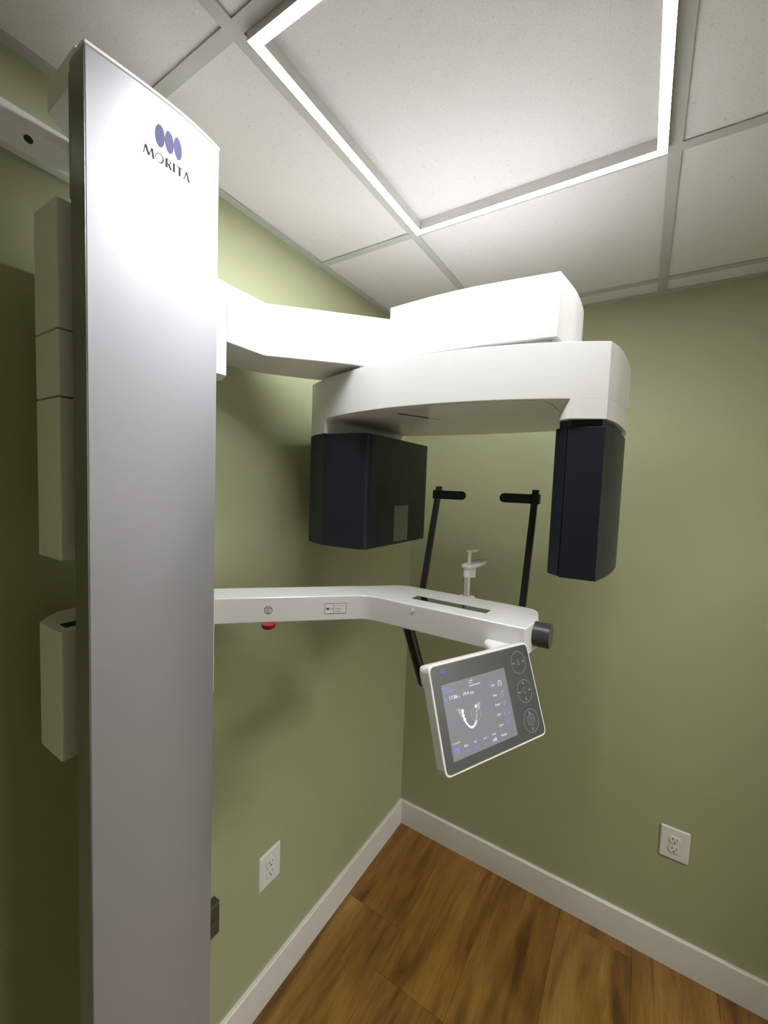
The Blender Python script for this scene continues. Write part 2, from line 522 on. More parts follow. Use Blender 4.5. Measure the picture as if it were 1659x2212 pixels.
# ceiling: slab, tiles, grid bars
ce = struct(box('ceiling', -0.1, RX + 0.1, RY - 0.1, 0.1, ZV, ZV + 0.05, MT['void'], smooth=False))
T = 0.6096
GX, GY = 0.35256, -0.72394
gx = [GX, GX + T, GX + 2 * T]
gy = [GY + T, GY, GY - T, GY - 2 * T]
HW = 0.012
xs = [0.0] + gx + [RX]
ys = [0.0] + gy + [RY]
for i in range(len(xs) - 1):
    for j in range(len(ys) - 1):
        lit = (i == 1 and j == 2)
        z0 = ZC + (0.011 if lit else 0.0035)
        gp = 0.004
        box('ceiling_tile', xs[i] + gp, xs[i + 1] - gp, ys[j + 1] + gp, ys[j] - gp, z0, z0 + 0.014, MT['tile'], ce, bevel=0.0008, seg=1)
def tbar(p0, p1, along):
    (x0, y0), (x1, y1) = p0, p1
    if along == 'y':
        prof = [(-HW, 0), (HW, 0), (HW, 0.0016), (0.0012, 0.0016), (0.0012, 0.03), (-0.0012, 0.03), (-0.0012, 0.0016), (-HW, 0.0016)]
        secs = [[(x0 + a, yy, ZC + h) for a, h in prof] for yy in (y0, y1)]
    else:
        prof = [(-HW, 0), (HW, 0), (HW, 0.0016), (0.0012, 0.0016), (0.0012, 0.03), (-0.0012, 0.03), (-0.0012, 0.0016), (-HW, 0.0016)]
        secs = [[(xx, y0 + a, ZC + h) for a, h in prof] for xx in (x0, x1)]
    from_bm('grid_bar', loft_bm(secs), MT['tbar'], ce, smooth=False)
for x in gx:
    tbar((x, RY + 0.022), (x, -0.022), 'y')
for y in gy:
    ends = [0.022] + gx + [RX - 0.022]
    for a, b2 in zip(ends[:-1], ends[1:]):
        tbar((a + (HW if a in gx else 0), y), (b2 - (HW if b2 in gx else 0), y), 'x')
def wall_angle(name, x0, x1, y0, y1):
    box_ = box(name, x0, x1, y0, y1, ZC - 0.0005, ZC + 0.0013, MT['tbar'], smooth=False)
    return struct(box_)
wall_angle('trim_1', 0.0, 0.022, RY, 0.0)
wall_angle('trim_2', 0.022, RX - 0.022, -0.022, 0.0)
wall_angle('trim_3', RX - 0.022, RX, RY, 0.0)
wall_angle('trim_4', 0.022, RX - 0.022, RY, RY + 0.022)

# ================================================================== LED frame light
led = empty('led_frame_light', (0.66, -1.03, 2.42))
tag(led, 'square LED light frame of four glowing white bars hanging just below the ceiling grid', 'light')
ZB = 2.420
LX0, LX1, LY0, LY1, LW = 0.3715, 0.9495, -1.3210, -0.7390, 0.0185
bars = [('x0', LX0, LX0 + LW, LY0, LY1), ('x1', LX1 - LW, LX1, LY0, LY1),
        ('y0', LX0 + LW, LX1 - LW, LY0, LY0 + LW), ('y1', LX0 + LW, LX1 - LW, LY1 - LW, LY1)]
for k, x0, x1, y0, y1 in bars:
    h = box('bar_housing', x0, x1, y0, y1, ZB, ZB + 0.029, MT['led_housing'], led, bevel=0.0004, seg=1)
    g = 0.0006
    box('diffuser', x0 + g, x1 - g, y0 + g, y1 - g, ZB - 0.0001, ZB + 0.0008, MT['led'], h, bevel=0.0, smooth=False)
    ld = bpy.data.lights.new('led_lamp', 'AREA')
    ld.shape = 'RECTANGLE'
    ld.size = x1 - x0 - 2 * g; ld.size_y = y1 - y0 - 2 * g
    ld.energy = LED_WATTS
    ld.spread = math.radians(LED_SPREAD)
    ld.color = (0.985, 0.985, 1.0)
    lo = bpy.data.objects.new('led_lamp', ld)
    COL.objects.link(lo)
    lo.parent = h
    lo.location = Vector(((x0 + x1) / 2, (y0 + y1) / 2, ZB - 0.0006)) - pworld(h)

# ================================================================== dental x-ray unit
U = empty('dental_xray_unit', (0.26, -1.40, 0.0))
tag(U, 'white dental x-ray imaging unit with silver curved column, jointed arms and tilted touch panel', 'x-ray machine')

# ---- column
CX0, CX1, CYA, CYB, CB = 0.215, 0.26, -1.503, -1.290, 0.01015
def xface(y):
    t = (y - (CYA + CYB) / 2) / ((CYB - CYA) / 2)
    return CX1 + CB * (1 - t * t) * (1 + 0.39 * t)
front = [(xface(CYA + (CYB - CYA) * i / 24), CYA + (CYB - CYA) * i / 24) for i in range(25)]
outline = [(CX0, CYA), ] + front + [(CX0, CYB)]
col = prism('column', outline, 0.022, 2.316, MT['silver'], U, bevel=0.0012, seg=2, angle=20)
cap_o = [(CX0 - 0.001, CYA - 0.0012)] + [(xface(y) + 0.0012, y + (0.0012 if y > -1.3965 else -0.0012)) for _, y in front] + [(CX0 - 0.001, CYB + 0.0012)]
prism('column_cap', cap_o, 2.316, 2.3215, MT['silver_cap'], col, bevel=0.001, seg=1, angle=20)
box('side_plate', CX0 + 0.0005, CX1 - 0.001, CYA - 0.0012, CYA + 0.001, 0.03, 2.312, MT['silver_side'], col, bevel=0.0004, seg=1)
box('back_plate', CX0 - 0.006, CX0, CYA - 0.001, CYB, 2.125, 2.300, MT['silver_side'], col, bevel=0.002, seg=2)
prism('base_plate', fillet([(0.03, -1.53, .015), (0.31, -1.53, .03), (0.31, -1.262, .03), (0.03, -1.262, .015)]), 0.0, 0.022, MT['white_satin'], U, bevel=0.003)

class ColFrame:
    def __call__(self, a, b2, t=0.0):
        return Vector((xface(a) + t, a, b2))
CF = ColFrame()
for cyl_, (cy, rr, mm) in enumerate([(-1.4035, 0.0076, 0.0), (-1.3885, 0.0072, 0.04), (-1.3742, 0.0068, 0.07)]):
    flat('logo_oval', [ell(cy, 2.2595, rr, 0.0168, 36, rot=mm)], CF, MT['logo_blue'], col)
mp, mw = morita_polys(1.45)
sc_ = 0.0755 / mw
flat('logo_lettering', [[(-1.4285 + a * sc_, 2.219 + b2 * 0.0137) for a, b2 in p] for p in mp], CF, MT['ink_dark'], col)

# ---- wall bracket at the top of the column
bk = prism_bm([(0.215, -1.497), (0.104, -1.493), (0.0, -1.365), (0.0, -1.310), (0.215, -1.310)], 2.298, 2.343)
bm = bk; bmesh.ops.recalc_face_normals(bm, faces=bm.faces); bevel_sharp(bm, 0.0025, 2)
wbk = from_bm('wall_bracket', bm, MT['white_satin'], U)
cyl('bracket_bolt', (0.196, -1.478, 2.300), (0.196, -1.478, 2.282), 0.009, MT['black'], wbk, n=18, bevel=0.002)

# ---- mounting rail on the wall (upper left)
pr = [(0.0, 2.266), (0.022, 2.266), (0.022, 2.304), (0.0205, 2.311), (0.016, 2.320), (0.010, 2.331), (0.005, 2.341), (0.003, 2.345), (0.0, 2.346)]
bm = loft_bm([[(x, yy, z) for x, z in pr] for yy in (-2.35, -1.34)])
bmesh.ops.recalc_face_normals(bm, faces=bm.faces); bevel_sharp(bm, 0.001, 1, 60)
ceph = from_bm('wall_rail', bm, MT['white_satin'], U, angle=40)
cyl('screw_hole', (0.0215, -1.492, 2.2905), (0.0224, -1.492, 2.2905), 0.0066, MT['slot'], ceph, n=24)

# ---- lifting carriage (behind the column)
CF_ = 0.19
left_poly = fillet([(CF_, -1.514, .004), (CF_, -1.300, 0), (0.055, -1.300, 0), (0.062, -1.460, 0), (0.067, -1.475, 0), (0.081, -1.494, 0), (0.106, -1.514, 0)])
car = prism('upper_carriage', left_poly, 1.584, 1.8380, MT['white_satin'], U, bevel=0.002)
prism('carriage_cover', left_poly, 1.8400, 1.9400, MT['white_satin'], car, bevel=0.002)
prism('carriage_cover', left_poly, 1.9420, 2.1320, MT['white_satin'], car, bevel=0.002)
right_poly = fillet([(CF_, -1.299, 0), (CF_, -1.2165, .006), (0.150, -1.196, .03), (0.055, -1.196, .02), (0.055, -1.299, 0)], 8)
prism('carriage_collar', right_poly, 1.9400, 2.1310, MT['white'], car, bevel=0.002)
low_poly = fillet([(CF_, -1.516, .004), (CF_, -1.235, .01), (0.040, -1.235, .01), (0.062, -1.458, 0), (0.067, -1.475, 0), (0.081, -1.494, 0), (0.108, -1.516, 0)])
lcar = prism('lower_carriage', low_poly, 1.256, 1.4705, MT['white_satin'], U, bevel=0.0025)
box('belt_slot', 0.150, 0.172, -1.502, -1.47, 1.4705, 1.4718, MT['slot'], lcar)

# ---- upper arm and its drive housing
ZA0, ZA1 = 2.011, 2.1305
arm_poly = ([(0.19, -1.2165)] + spline([(0.19, -1.125), (0.1905, -1.113), (0.199, -1.104)], 3) +
            [(0.44, -0.863), (0.44, -0.72), (0.33, -0.705), (0.15, -0.892), (0.102, -0.952), (0.062, -1.006), (0.040, -1.05), (0.030, -1.10), (0.030, -1.196), (0.15, -1.196)])
ua = prism('upper_arm', arm_poly, ZA0, ZA1, MT['white'], U, bevel=0.0025, seg=2, angle=24)
hs_front = spline([(0.431, -0.958), (0.53, -0.9655), (0.64, -0.966), (0.797, -0.949)], 8)
hs_side = spline([(0.797, -0.949), (0.8065, -0.89), (0.813, -0.83), (0.811, -0.73), (0.785, -0.62), (0.71, -0.545), (0.56, -0.52), (0.44, -0.555), (0.405, -0.66), (0.405, -0.80), (0.431, -0.958)], 8)
house = hs_front[:-1] + hs_side[:-1]
prism('drive_housing', house, ZA0 + 0.0002, ZA1 + 0.0008, MT['white'], ua, bevel=0.0022, seg=2, angle=24)
cen = Vector((0.61, -0.74))
inset = [tuple(cen + (Vector(p) - cen) * 0.955) for p in house]
prism('turntable', inset, 2.0036, 2.0108, MT['white'], ua, bevel=0.001, seg=1)

# ---- rotating C-arm
ZU, ZT, ZL = 1.8970, 2.003, 1.8575
def fy(x): return 0.086 * x ** 3 + 0.501 * x ** 2 - 0.628 * x - 0.818
fc = [(0.130 + (0.889 - 0.130) * i / 40, 0) for i in range(41)]
fc = [(x, fy(x)) for x, _ in fc]
rside = spline([(0.889, -0.9185), (0.9025, -0.865), (0.912, -0.765), (0.912, -0.67), (0.885, -0.585), (0.80, -0.528), (0.66, -0.503), (0.52, -0.497), (0.36, -0.503), (0.22, -0.528), (0.135, -0.585), (0.105, -0.67), (0.103, -0.765), (0.113, -0.85), (0.130, fc[0][1])], 6)
c_out = fc[:-1] + rside[:-1]
ca = prism('rotating_arm', c_out, ZU, ZT, MT['white'], U, bevel=0.002, seg=2, angle=24)
# right leg, flaring to its foot
def leg_section(x_in, z):
    xs_ = 0.829
    fr_ = [(x, fy(x)) for x in [xs_ + (0.889 - xs_) * i / 8 for i in range(9)]]
    sd = [p for p in spline([(0.889, -0.9185), (0.9025, -0.865), (0.912, -0.765), (0.912, -0.67), (0.89, -0.60)], 6)][1:]
    tail = [(0.86, -0.575), (x_in + 0.02, -0.575), (x_in, -0.60)]
    w_ = xs_ - x_in + 0.0005
    p0 = Vector((x_in, fy(xs_) + w_ * 1.3)); p = Vector((x_in + w_ * 0.15, fy(xs_) + w_ * 0.35)); p1 = Vector((xs_, fy(xs_)))
    corner = []
    for q in range(8):
        u = q / 8
        v = p0 * (1 - u) ** 2 + p * 2 * u * (1 - u) + p1 * u * u
        corner.append((v.x, v.y))
    return [(x, y, z) for x, y in corner + fr_ + sd + tail]
bm = loft_bm([leg_section(0.8015, 1.8605), leg_section(0.803, 1.866), leg_section(0.807, 1.876), leg_section(0.815, 1.887), leg_section(0.828, 1.8975)])
bmesh.ops.recalc_face_normals(bm, faces=bm.faces)
from_bm('tube_leg', bm, MT['white'], ca, angle=24)
# left leg
lsec = lambda z, xi: [(x, y, z) for x, y in [(0.130 + (xi - 0.130) * i / 6, fy(0.130 + (xi - 0.130) * i / 6)) for i in range(7)] + [(xi + 0.004, -0.75), (xi + 0.015, -0.60), (xi + 0.012, -0.535), (0.20, -0.535), (0.135, -0.59), (0.106, -0.67), (0.104, -0.765), (0.114, -0.85)]]
bm = loft_bm([lsec(ZL, 0.212), lsec(1.880, 0.213), lsec(1.892, 0.217), lsec(1.8975, 0.226)])
bmesh.ops.recalc_face_normals(bm, faces=bm.faces)
from_bm('detector_leg', bm, MT['white'], ca, angle=24)
# underside cover and laser slit
ux = [0.26 + 0.52 * i / 20 for i in range(21)]
und = [(x, fy(x) + 0.014) for x in ux] + [(0.79, -0.90), (0.79, -0.60), (0.70, -0.53), (0.34, -0.53), (0.26, -0.60)]
prism('bottom_cover', und, ZU - 0.0012, ZU + 0.0002, MT['white'], ca, bevel=0.0006, seg=1)
d_ = (Vector((0.498, -0.814)) - Vector((0.440, -0.942))).normalized(); p_ = Vector((-d_.y, d_.x)) * 0.0045
q0, q1 = Vector((0.440, -0.942)) + Vector((0.004, 0.012)), Vector((0.498, -0.814))
prism('laser_slit', [tuple(q0 - p_), tuple(q1 - p_), tuple(q1 + p_), tuple(q0 + p_)], ZU - 0.0018, ZU - 0.0012, MT['glass_black'], ca, bevel=0)

# ---- detector head (dark, left)
det_poly = fillet([(0.124, -0.886, .006), (0.208, -0.9225, .02), (0.3435, -0.9125, .032), (0.3435, -0.560, .02), (0.325, -0.540, .01), (0.16, -0.540, .03), (0.118, -0.60, .03)], 7)
det = prism('detector_head', det_poly, 1.5485, ZL - 0.0015, MT['black_head'], U, bevel=0.0025, seg=2, angle=24)
FD = Frame((0.3437, 0, 0), (0, 1, 0), (0, 0, 1), (1, 0, 0))
flat('rating_sticker', [[(-0.762, 1.556), (-0.679, 1.556), (-0.679, 1.663), (-0.762, 1.663)]], FD, MT['sticker'], det, t=0.0004, thick=0.0006)
flat('sensor_strip', [[(-0.845, 1.556), (-0.826, 1.556), (-0.826, 1.648), (-0.845, 1.648)]], FD, MT['slot'], det, t=0.0003, thick=0.0005)

# ---- x-ray tube head (dark, right)
tube_r = [(0.8252, -0.9300), (0.8895, -0.9248)] + spline([(0.8905, -0.9235), (0.9035, -0.855), (0.9115, -0.775), (0.9125, -0.69), (0.900, -0.615), (0.870, -0.585)], 6) + [(0.8252, -0.585)]
tube = prism('tube_head', tube_r, 1.5535, 1.8465, MT['black_head'], U, bevel=0.002, seg=2, angle=24)
tube_l = fillet([(0.8240, -0.9300, .001), (0.8240, -0.585, 0), (0.806, -0.60, .012), (0.7985, -0.66, .02), (0.7985, -0.908, .024)], 9)
prism('tube_cover', tube_l, 1.5555, 1.8465, MT['black_head'], tube, bevel=0.002, seg=2, angle=24)
neck = fillet([(0.806, -0.912, .012), (0.830, -0.926, .006), (0.884, -0.9135, .004), (0.899, -0.84, .05), (0.906, -0.72, .08), (0.895, -0.61, .03), (0.812, -0.60, .01)], 6)
prism('tube_neck', neck, 1.8455, 1.8620, MT['black_head'], tube, bevel=0.001, seg=1)

for o_ in (ca, det, tube):
    o_.location.y += 0.010; o_.location.x -= 0.003

# ---- lower (patient) arm
ZP0, ZP1 = 1.3775, 1.4405
YF, YB = -0.929, -0.769
low_arm = ([(0.045, -1.258), (0.10, -1.203)] + spline([(0.345, -0.958), (0.365, -0.9395), (0.382, -0.9315), (0.405, YF)], 5) +
           [(0.7685, YF)] + fillet([(0.7685, YF, 0), (0.7790, -0.853, .03), (0.7600, -0.7690, .035), (0.60, YB, 0)], 8)[1:-1] +
           [(0.60, YB)] + spline([(0.470, YB), (0.430, -0.7695), (0.400, -0.7740), (0.375, -0.790)], 5) + [(0.234, -0.931), (0.030, -1.135), (0.020, -1.19), (0.022, -1.234), (0.045, -1.234)])
la = prism('lower_arm', low_arm, ZP0, ZP1, MT['white'], U, bevel=0.0035, seg=3, angle=24)
FT = Frame((0, 0, ZP1), (1, 0, 0), (0, 1, 0), (0, 0, 1))
flat('laser_window', [[(0.4785, -0.882), (0.6705, -0.882), (0.6715, -0.8515), (0.4795, -0.8515)]], FT, MT['glass_black'], la, t=0.0004, thick=0.0009)
FL45 = Frame((0.19, -1.113, 0.0), (1, 1, 0), (0, 0, 1), (1, -1, 0))
r2 = math.sqrt(2)
su = (0.203 - 0.19) * r2
sy_ = ring(su, 1.409, 0.0100, 0.0096, 0.0011, 36)
a_, b_, c3 = (su - 0.0082, 1.4138), (su + 0.0082, 1.4138), (su, 1.4002)
sy_ += [stroke(a_, b_, 0.0010), stroke(b_, c3, 0.0010), stroke(c3, a_, 0.0010), stroke((su, 1.4134), (su, 1.4060), 0.0013), ell(su, 1.4036, 0.0007, 0.0007, 10)]
flat('stop_symbol', sy_, FL45, MT['ink'], la)
lu0, lu1, lv0, lv1 = (0.2995 - 0.19) * r2, (0.337 - 0.19) * r2, 1.3955, 1.4212
lab = flat('laser_label', [[(lu0, lv0), (lu1, lv0), (lu1, lv1), (lu0, lv1)]], FL45, MT['label_white'], la, t=0.0003, thick=0.0006)
lw_, lh_ = lu1 - lu0, lv1 - lv0
fr_p = [stroke((lu0, lv0), (lu1, lv0), .001), stroke((lu0, lv1), (lu1, lv1), .001), stroke((lu0, lv0), (lu0, lv1), .001), stroke((lu1, lv0), (lu1, lv1), .001), stroke((lu0 + .405 * lw_, lv0), (lu0 + .405 * lw_, lv1), .0009)]
bx, by = lu0 + .13 * lw_, lv0 + .47 * lh_
fr_p += [ell(bx, by, .0020, .0020, 18), stroke((bx, by), (lu0 + .39 * lw_, by), .0008)]
for k in range(16):
    a = 2 * math.pi * k / 16
    fr_p.append(stroke((bx, by), (bx + .0046 * math.cos(a), by + .0046 * math.sin(a)), .0008, .0003))
flat('label_marks', fr_p, FL45, MT['ink'], la, t=0.0006, thick=0.0003)
tx = lu0 + .45 * lw_
text('label_text', 'レーザクラス 1', tx, lv0 + .67 * lh_, .0036, FL45, MT['ink'], la, width=.50 * lw_, t=.0006)
text('label_text', 'LASER 1', tx, lv0 + .39 * lh_, .0036, FL45, MT['ink'], la, width=.36 * lw_, t=.0006)
text('label_text', 'LÁSER 1', tx, lv0 + .13 * lh_, .0036, FL45, MT['ink'], la, width=.36 * lw_, t=.0006)
bm = lathe_bm([(0.0165, 0.001), (0.0165, -0.005), (0.0150, -0.0085), (0.011, -0.0112), (0.006, -0.0124), (0.0, -0.0128)], (0.2100, -1.1040, ZP0))
from_bm('emergency_button', bm, MT['red'], la, angle=50)
cyl('indicator_button', (0.506, YF + 0.001, 1.4265), (0.506, YF - 0.0022, 1.4265), 0.0054, MT['white'], la, n=24, bevel=0.001)
kb = cyl('adjust_knob', (0.7735, -0.868, 1.4145), (0.808, -0.868, 1.4145), 0.0265, MT['knob'], la, n=40, bevel=0.0015)
cyl('knob_collar', (0.765, -0.868, 1.4145), (0.775, -0.868, 1.4145), 0.021, MT['white'], la, n=32)

# ---- chin rest
chx, chy = 0.5775, -0.7620
cr_ = cyl('chin_rest', (chx, chy, 1.372), (chx, chy, 1.4905), 0.0095, MT['steel'], U, n=32, bevel=0.0)
cyl('post_collar', (chx + 0.003, chy - 0.004, ZP0 + 0.002), (chx + 0.003, chy - 0.004, ZP1 - 0.0008), 0.0215, MT['white'], cr_, n=32, bevel=0.002)
def rotp(pts, ang, cx, cy):
    ca_, sa_ = math.cos(ang), math.sin(ang)
    return [(cx + x * ca_ - y * sa_, cy + x * sa_ + y * ca_) for x, y in pts]
CH = math.radians(58)
sock = rotp(fillet([(-0.0100, -0.0098, .009), (0.0200, -0.0098, .003), (0.0200, 0.0098, .003), (-0.0100, 0.0098, .009)], 8), CH, chx, chy)
prism('chin_socket', sock, 1.4895, 1.5165, MT['white_satin'], cr_, bevel=0.0012, seg=2, angle=24)
cup = rotp(fillet([(-0.0150, -0.0150, .013), (0.026, -0.0190, .012), (0.0540, -0.0150, .009), (0.0540, 0.0150, .009), (0.026, 0.0190, .012), (-0.0150, 0.0150, .013)], 8), CH, chx, chy)
bm = bmesh.new()
n = len(cup); cc = Vector((sum(p[0] for p in cup) / n, sum(p[1] for p in cup) / n))
def sc2(k): return [tuple(cc + (Vector(p) - cc) * k) for p in cup]
zt = 1.5245
ax_ = Vector((math.cos(CH), math.sin(CH)))
def tz(x, y): return 0.20 * (ax_.dot(Vector((x - chx, y - chy))) - 0.005)
secs = [[(x, y, z + tz(x, y)) for x, y in sc2(k)] for k, z in ((0.88, 1.5150), (1.0, zt - 0.002), (0.985, zt), (0.93, zt), (0.85, zt - 0.0032))]
bm.free(); bm = loft_bm(secs)
from_bm('chin_cup', bm, MT['white_satin'], cr_, angle=50, weighted=False)
bite_base = rotp([(0.004, 0)], CH, chx, chy)[0]
cyl('bite_stem', (*bite_base, 1.5205), (*bite_base, 1.5545), 0.0046, MT['white_satin'], cr_, n=20)
bite = rotp(fillet([(-0.0075, -0.0055, .004), (0.018, -0.0065, .005), (0.0270, -0.003, .003), (0.0270, 0.003, .003), (0.018, 0.0065, .005), (-0.0075, 0.0055, .004)], 5), CH, *bite_base)
bm = loft_bm([[(x, y, 1.5540 + 0.12 * math.hypot(x - bite_base[0], y - bite_base[1])) for x, y in bite], [(x, y, 1.5605 + 0.12 * math.hypot(x - bite_base[0], y - bite_base[1])) for x, y in bite]])
bmesh.ops.recalc_face_normals(bm, faces=bm.faces); bevel_sharp(bm, 0.0012, 2, 40)
from_bm('bite_block', bm, MT['white_satin'], cr_, angle=40)

# ---- temple supports: leaning rods with horizontal pads
def temple(xb, yb, xt, yt, sgn):
    p0 = Vector((xb, yb, 1.4360)); p1 = Vector((xt, yt, 1.7245))
    d = (p1 - p0)
    base = p0 + d * ((1.392 - p0.z) / d.z)
    hx, hy = 0.0080, 0.0058
    bm = loft_bm([[(p.x - hx, p.y - hy, p.z), (p.x + hx, p.y - hy, p.z), (p.x + hx, p.y + hy, p.z), (p.x - hx, p.y + hy, p.z)] for p in (base, p1)])
    bmesh.ops.recalc_face_normals(bm, faces=bm.faces); bevel_sharp(bm, 0.0012, 2)
    r = from_bm('temple_rod', bm, MT['rod'], U)
    box('rod_mount', xb - 0.012, xb + 0.012, -0.7695, yb - 0.002, 1.383, 1.425, MT['white_satin'], r, bevel=0.002)
    zc = 1.7010
    pc = p0 + d * ((zc - p0.z) / d.z)
    yq = pc.y - 0.0085
    # clamp block around the rod
    box('clamp', pc.x - 0.0125 * (1 if sgn > 0 else 1.0), pc.x + 0.0125, pc.y - 0.0105, pc.y + 0.0085, zc - 0.0130, zc + 0.0122, MT['black'], r, bevel=0.0015)
    # capsule pad, flat in the x-z plane
    L_ = 0.088
    n = 12; pts = []
    x_in, x_out = pc.x + sgn * 0.006, pc.x + sgn * L_
    hr = 0.0122
    xa = x_out - sgn * hr
    arc = [(xa + sgn * hr * math.sin(math.pi * i / n), zc - 0.0003 + hr * math.cos(math.pi * i / n)) for i in range(n + 1)]
    pts = [(x_in, zc - 0.0003 + hr)] + arc + [(x_in, zc - 0.0003 - hr)]
    bm = loft_bm([[(x, yy, z) for x, z in pts] for yy in (yq - 0.004, yq + 0.006)])
    bmesh.ops.recalc_face_normals(bm, faces=bm.faces); bevel_sharp(bm, 0.0020, 3, 50)
    from_bm('temple_pad', bm, MT['black'], r, angle=50)
    return r
temple(0.4470, -0.7575, 0.4470, -0.6780, 1)
temple(0.7205, -0.7575, 0.7205, -0.6860, -1)

# ---- hand grip below the arm
h0 = Vector((0.4205, -0.8130, 1.3800)); hd = Vector((0.435, -0.80, 1.321)) - Vector((0.458, -0.78, 1.222)); hd = -hd.normalized()
bm = lathe_bm([(0.0152, 0.0), (0.0152, 0.205), (0.0145, 0.213), (0.0115, 0.219), (0.006, 0.2215), (0.0, 0.222)], h0 - hd * 0.0, tuple(hd), 28)
from_bm('hand_grip', bm, MT['rod'], U, angle=50)

# ---- control panel (tilted touch screen)
pdx = Vector((0.414, 0.910, -0.019)).normalized()
pdn = Vector((0.318, -0.163, -0.934)); pdn = (pdn - pdx * pdn.dot(pdx)).normalized()
pn = pdn.cross(pdx).normalized()
PTL = Vector((0.675, -1.190, 1.4305))
PW, PH = 0.25, 0.1664
FP = Frame(PTL, pdx, pdn, pn)          # u right, v down, n towards the operator
def rrect(x0, y0, x1, y1, r, k=6): return fillet([(x0, y0, r), (x1, y0, r), (x1, y1, r), (x0, y1, r)], k)
def panel_loft(name, rings, material, parent, **kw):
    bm = loft_bm([[tuple(FP(a, b2, t)) for a, b2 in pl] for pl, t in rings])
    return from_bm(name, bm, material, parent, **kw)
def inset_rr(i, r): return rrect(i, i, PW - i, PH - i, max(r - i, .003))
cp = panel_loft('control_panel', [(inset_rr(.004, .013), -.0215), (inset_rr(.001, .013), -.0200), (inset_rr(0, .013), -.0180), (inset_rr(0, .013), -.0015), (inset_rr(.0008, .013), -.0004), (inset_rr(.0022, .013), 0.0)], MT['white'], U, angle=24)
# thicker back hump along the top
hump = [(rrect(.0005, .0005, PW - .0005, .044, .010), -.019), (rrect(.0005, .0005, PW - .0005, .036, .010), -.0245), (rrect(.002, .002, PW - .002, .034, .010), -.0270), (rrect(.006, .005, PW - .006, .030, .008), -.0285)]
panel_loft('panel_back', hump, MT['white'], cp, angle=40)
panel_loft('front_glass', [(inset_rr(.0036, .013), -.0008), (inset_rr(.0036, .013), .0003)], MT['panel_glass'], cp)
class MM:
    """panel millimetres -> world"""
    def __call__(self, a, b2, t=0.0): return FP(a / 1000, b2 / 1000, t)
PM = MM()
def pflat(name, polys, material, t=.0009, thick=.0003): return flat(name, polys, PM, MT[material], cp, t=t, thick=thick)
flat('display_screen', [[(20.1, 34.1), (173.1, 34.1), (173.1, 147.4), (20.1, 147.4)]], PM, MT['screen'], cp, t=.0006, thick=.0004)
def ptext(body, u, v, cap, width, material): text('screen_text', body, u, v, cap, PM, MT[material], cp, width=width, t=.0009, vdown=True)
ptext('CT', 81.5, 43.7, 5.4, 8.6, 'ui_white'); pflat('tab_underline', [stroke((80.5, 47.2), (106.9, 47.2), .9)], 'ui_white')
ptext('Pan', 22.4, 43.4, 5.2, 12.4, 'ui_blue'); pflat('tab_underline', [stroke((22.7, 46.6), (47.6, 46.6), .9)], 'ui_blue')
pflat('gear_icon', ring(25.5, 56.4, 2.7, 2.7, 1.2, 18), 'ui_blue')
ptext('17.86', 33.6, 59.2, 5.6, 17.2, 'ui_white'); ptext('s', 53.4, 59.3, 4.4, 2.4, 'ui_white')
ptext('19.4', 63.9, 59.4, 5.5, 12.6, 'ui_white'); ptext('mGy', 78.6, 59.9, 4.0, 10.4, 'ui_white')
ptext('ROI', 131.8, 58.9, 3.4, 8.3, 'ui_white')
ptext('Size', 131.7, 75.5, 3.8, 9.6, 'ui_white')
ptext('Mode', 132.5, 91.4, 3.6, 12.4, 'ui_white')
ptext('FOV', 132.4, 107.6, 3.7, 9.4, 'ui_white')
ptext('Scan', 132.3, 124.0, 3.6, 10.2, 'ui_white')
ptext('360°', 148.4, 123.8, 4.3, 13.4, 'ui_blue')
ptext('Ready', 133.0, 139.7, 3.4, 13.2, 'ui_white')
ptext('Ren', 113.0, 132.8, 3.3, 8.0, 'ui_white'); ptext('HR', 112.0, 142.6, 5.4, 9.6, 'ui_white')
ptext('mA', 91.0, 133.1, 2.9, 7.3, 'ui_white'); ptext('8', 92.6, 142.0, 4.3, 3.0, 'ui_purple')
ptext('kV', 69.8, 132.8, 3.2, 5.2, 'ui_white'); ptext('100', 66.9, 141.8, 4.9, 11.5, 'ui_blue')
ptext('Exp', 47.0, 132.9, 3.4, 7.6, 'ui_white'); ptext('M', 47.0, 142.2, 5.0, 6.8, 'ui_blue')
ptext('0 mmCu', 24.4, 124.0, 2.6, 15.4, 'ui_white')
# icons
pflat('head_icon', ring(153.9, 57.2, 4.6, 5.0, .7, 26, math.radians(110), math.radians(430)) + [ell(153.9, 57.2, .8, .8, 10)], 'ui_white')
pflat('people_icon', ring(154.2, 72.6, 2.2, 2.6, .7, 18) + ring(154.2, 80.0, 4.2, 4.6, .7, 14, math.pi, 2 * math.pi) + ring(158.4, 72.6, 1.8, 2.2, .6, 14, -1.6, 1.6), 'ui_lav')
pflat('arch_icon', [stroke((151.6, 86.2), (153.4, 93.6), .7), stroke((153.4, 93.6), (155.4, 93.6), .7), stroke((155.4, 93.6), (157.4, 86.2), .7)], 'ui_lav')
pflat('view_icon', [ell(152.8, 109.0, 1.7, 2.2, 14)] + ring(152.8, 108.2, 2.2, 3.2, .6, 16), 'ui_blue')
pflat('view_icon', ring(162.1, 108.9, 2.0, 2.0, .6, 16), 'ui_lav')
for k in (0, 5.2, 10.6): pflat('view_mark', [stroke((148.2 + k, 102.9 + k * .06), (151.6 + k, 102.9 + k * .06), 1.1)], 'ui_purple')
